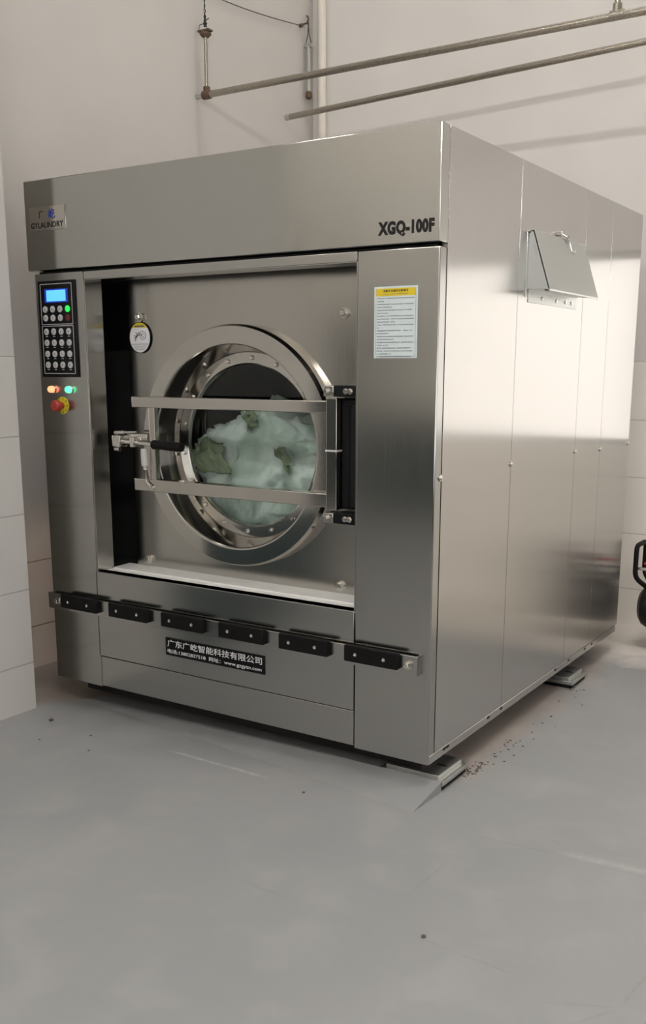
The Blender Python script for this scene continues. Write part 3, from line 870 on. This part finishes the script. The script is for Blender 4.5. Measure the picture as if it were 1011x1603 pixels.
tag(obj('ramp', b, 'floor', smooth=False), 'low grey screed ramp under the front edge of the washing machine', 'ramp')
def chips(bm, pts, rmin, rmax, rd):
    for x, y in pts:
        r = rd.uniform(rmin, rmax)
        m = Matrix.Translation((x, y, r*.3)) @ Matrix.Rotation(rd.uniform(0, 6), 4, 'Z') @ Matrix.Diagonal((r*rd.uniform(.8, 1.8), r, r*.5, 1))
        bmesh.ops.create_icosphere(bm, subdivisions=1, radius=1, matrix=m)
rd = random.Random(5)
bm = B()
pts = [(1.86+abs(rd.gauss(0, .03))-.02, rd.uniform(.25, .6)) for k in range(26)]+[(1.83+abs(rd.gauss(0, .05)), rd.uniform(.6, 1.35)) for k in range(14)]+[(1.845+rd.gauss(0, .012), rd.uniform(.20, .36)) for k in range(40)]+[(1.86+rd.gauss(0, .02), rd.uniform(1.2, 1.4)) for k in range(7)]
chips(bm, pts, .0015, .005, rd)
tag(obj('grit', bm, 'grit', smooth=False), 'scatter of dark grit on the floor along the right side of the machine', 'grit', kind='stuff')
for (x, y), r, lb in (((.201, -.192), .011, 'black chip on the grey floor nearest to the left tiled wall'), ((.326, -.361), .004, 'tiny dark crumb on the floor at the far left, nearest to the photo edge'),
                      ((.46, -.225), .004, 'tiny dark crumb on the floor right of the black chip, upper of a pair'), ((.565, -.336), .004, 'tiny dark crumb on the floor right of the black chip, lower of a pair'),
                      ((1.447, -.206), .006, 'small dark crumb on the floor in front of the right door column'), ((2.183, -.75), .007, 'small dark crumb on the open floor nearest to the photographer')):
    bm = B(); chips(bm, [(x, y)], r, r, rd)
    tag(obj('floor_chip', bm, 'grit', smooth=False), lb, 'debris', 'dark crumbs on the grey floor')

# ------------------------------------------------------------------ pipes on the walls
P1Y, P1Z = 1.55, 2.795
b = B(); cyl(b, (-.345, P1Y, P1Z-.004), (5.45, P1Y, P1Z+.012), .0165, 20)
p1 = obj('water_pipe', b, 'pipe', None)
tag(p1, 'upper of two steel pipes crossing above the machine, held by risers', 'pipe')
obj('wall_stub', cyl(B(), (-.42, P1Y, P1Z-.004), (-.35, P1Y, P1Z-.004), .013, 16), 'galv', p1)
b = B(); cyl(b, (-.375, P1Y, P1Z-.004), (-.325, P1Y, P1Z-.004), .022, 18, .004); cyl(b, (-.35, P1Y, P1Z-.004), (-.35, P1Y, P1Z+.035), .018, 18, .003)
obj('elbow', b, 'rust', p1)
obj('riser', cyl(B(), (-.35, P1Y, P1Z+.03), (-.35, P1Y, 3.085), .0095, 16), 'pipe', p1)
b = B(); lathe(b, (-.35, P1Y, 3.065), (-.35, P1Y, 3.2), [(0, 0), (0, .018), (.012, .03), (.02, .03), (.028, .02), (.03, 0)], 18); box(b, -.39, -.315, P1Y-.02, P1Y+.02, 3.09, 3.10, .003)
obj('riser_flange', b, 'rust', p1)
obj('riser', cyl(B(), (1.797, P1Y, P1Z+.02), (1.797, P1Y, CEIL), .0125, 16), 'pipe', p1)
b = B(); cyl(b, (1.797, P1Y, P1Z+.01), (1.797, P1Y, P1Z+.05), .019, 18, .003); cyl(b, (1.768, P1Y, P1Z+.006), (1.826, P1Y, P1Z+.006), .0205, 18, .003)
obj('tee_fitting', b, 'pipe', p1)
# twisted wire from the riser to the ceiling
def twist(bm, a, c, r, pitch, thick):
    a, c = Vector(a), Vector(c); ln = (c-a).length; x, y, z = frame_of(a, c)
    n = int(ln/pitch*10)
    for ph in (0, PI):
        tube(bm, [a+z*ln*i/n+(x*math.cos(2*PI*i/10+ph)+y*math.sin(2*PI*i/10+ph))*r*(1+.5*math.sin(i*.37)) for i in range(n+1)], thick, 6)
b = B(); twist(b, (-.35, P1Y, 3.115), (-.352, P1Y, 3.17), .005, .03, .004); twist(b, (-.352, P1Y, 3.165), (-.40, P1Y-.03, CEIL), .0028, .05, .0022)
tube(b, [(-.385, P1Y-.01, 3.10), (-.38, P1Y-.01, 3.125), (-.35, P1Y-.005, 3.13), (-.345, P1Y, 3.115)], .002, 6); tube(b, [(-.35, P1Y, 3.145), (-.325, P1Y, 3.15)], .0022, 6)
tag(obj('hanging_wire', b, 'wire'), 'dark twisted wire holding up the left riser of the upper pipe', 'wire')
b = B(); cyl(b, (-.325, 2.24, 2.815), (5.45, 2.24, 3.028), .0165, 20)
p2 = obj('water_pipe', b, 'pipe', None)
tag(p2, 'lower of two steel pipes above the machine, with an open left end', 'pipe')
b = B(); lathe(b, (-.335, 2.24, 2.8146), (0, 2.24, 2.827), [(0, .009), (0, .0175), (.03, .0175), (.03, .0165), (.012, .009)], 18, closed=True)
obj('pipe_end', b, 'galv', p2)
# cream drain pipe in the far corner
tag(obj('drain_pipe', cyl(B(), (-.33, 2.612, 0), (-.33, 2.612, CEIL), .026, 24), 'cream'), 'cream painted vertical pipe in the corner behind the machine', 'pipe')
# short hanging rod with hook
hr = empty('hanging_rod', (-.383, 2.55, 3.0), 'short grey rod hanging from a wall hook beside the cream corner pipe', 'rod')
obj('rod', cyl(B(), (-.383, 2.55, 3.02), (-.383, 2.55, 3.29), .0125, 14), 'galv', hr)
b = B(); cyl(b, (-.41, 2.55, 3.285), (-.352, 2.55, 3.278), .014, 14, .003)
obj('cross_piece', b, 'galv', hr)
b = B(); lathe(b, (-.383, 2.55, 3.03), (-.383, 2.55, 2.9), [(0, 0), (0, .013), (.01, .02), (.035, .02), (.045, .012), (.045, 0)], 16)
obj('end_cap', b, 'rust', hr)
b = B(); tube(b, [(-.405, 2.55, 3.29), (-.39, 2.55, 3.34), (-.386, 2.55, 3.40)], .0025, 6); tube(b, [(-.362, 2.55, 3.285), (-.38, 2.55, 3.34), (-.386, 2.55, 3.40)], .0025, 6); tube(b, [(-.386, 2.55, 3.395), (-.39, 2.55, 3.42)], .005, 8)
obj('wire_loop', b, 'wire', hr)
hk = B(); tube(hk, [(-.42, 2.55, 3.405), (-.40, 2.55, 3.405), (-.39, 2.55, 3.41), (-.385, 2.55, 3.425), (-.388, 2.55, 3.44), (-.40, 2.55, 3.446)], .005, 8)
tag(obj('wall_hook', hk, 'rust'), 'small rusty hook in the left wall above the hanging rod', 'hook')
b = B(); cyl(b, (-.42, 2.51, 3.385), (-.40, 2.51, 3.385), .011, 12, .002)
tag(obj('wall_bolt', b, 'rust'), 'small dark bolt head in the left wall beside the hook', 'bolt')
b = B(); tube(b, [(-.412, 1.40+1.11*t, 3.305+.08*t-.02*math.sin(PI*t)) for t in [k/20 for k in range(21)]], .0022, 6)
tag(obj('wall_wire', b, 'wire'), 'thin black wire strung along the top of the left wall', 'wire')
b = B(); cyl(b, (-.42, 1.97, 2.99), (-.416, 1.97, 2.99), .004, 8)

# ------------------------------------------------------------------ compressor at the right edge
ac = empty('air_compressor', (2.22, 2.28, 0), 'small black air compressor standing by the back wall at the right', 'air compressor')
b = B(); lathe(b, (1.855, 2.28, .205), (2.7, 2.28, .205), [(0, 0), (.003, .04), (.012, .075), (.03, .10), (.06, .115), (.09, .12), (.36, .12), (.39, .115), (.42, .10), (.438, .075), (.447, .04), (.45, 0)], 48)
obj('tank', b, 'comp', ac)
def arc_pts(pts, rad, n=6):
    out = [Vector(pts[0])]
    for a, p, c in zip(pts, pts[1:], pts[2:]):
        a, p, c = Vector(a), Vector(p), Vector(c)
        d1 = (a-p).normalized(); d2 = (c-p).normalized()
        s, e = p+d1*rad, p+d2*rad
        for i in range(n+1):
            t = i/n; out.append((1-t)**2*s+2*t*(1-t)*p+t*t*e)
    out.append(Vector(pts[-1])); return out
b = B(); tube(b, arc_pts([(1.90, 2.24, .31), (1.848, 2.20, .36), (1.848, 2.20, .525), (1.848, 2.37, .525), (1.848, 2.37, .36), (1.90, 2.33, .31)], .035), .0125, 14)
obj('handle', b, 'rubber', ac)
obj('handle', tube(B(), arc_pts([(2.26, 2.24, .31), (2.31, 2.20, .36), (2.31, 2.20, .525), (2.31, 2.37, .525), (2.31, 2.37, .36), (2.26, 2.33, .31)], .035), .0125, 14), 'rubber', ac)
b = B(); box(b, 1.92, 2.24, 2.18, 2.38, .322, .336, .003)
obj('saddle_plate', b, 'comp', ac)
b = B(); cyl(b, (1.99, 2.28, .392), (2.14, 2.28, .392), .058, 32, .01); box(b, 2.13, 2.22, 2.22, 2.34, .336, .44, .012)
for k in range(4): box(b, 2.137, 2.213, 2.215, 2.345, .44+k*.016, .447+k*.016)
obj('pump', b, 'comp', ac)
b = B(); tube(b, [(1.832, 2.22, .405), (1.90, 2.22, .407), (1.98, 2.23, .408), (2.02, 2.25, .40)], .0085, 12); cyl(b, (1.90, 2.22, .407), (1.935, 2.22, .407), .015, 14, .003)
obj('outlet_pipe', b, 'chrome', ac)
b = B(); box(b, 1.885, 1.955, 2.212, 2.228, .430, .440, .003); cyl(b, (1.915, 2.22, .41), (1.915, 2.22, .434), .006, 10)
obj('tap_handle', b, 'red_tap', ac)
for x in (1.96, 2.22):
    for y in (2.19, 2.37):
        b = B(); cyl(b, (x, y, .0), (x, y, .05), .018, 14, .003); box(b, x-.012, x+.012, y-.006, y+.006, .045, .17)
        obj('foot', b, 'rubber', ac)
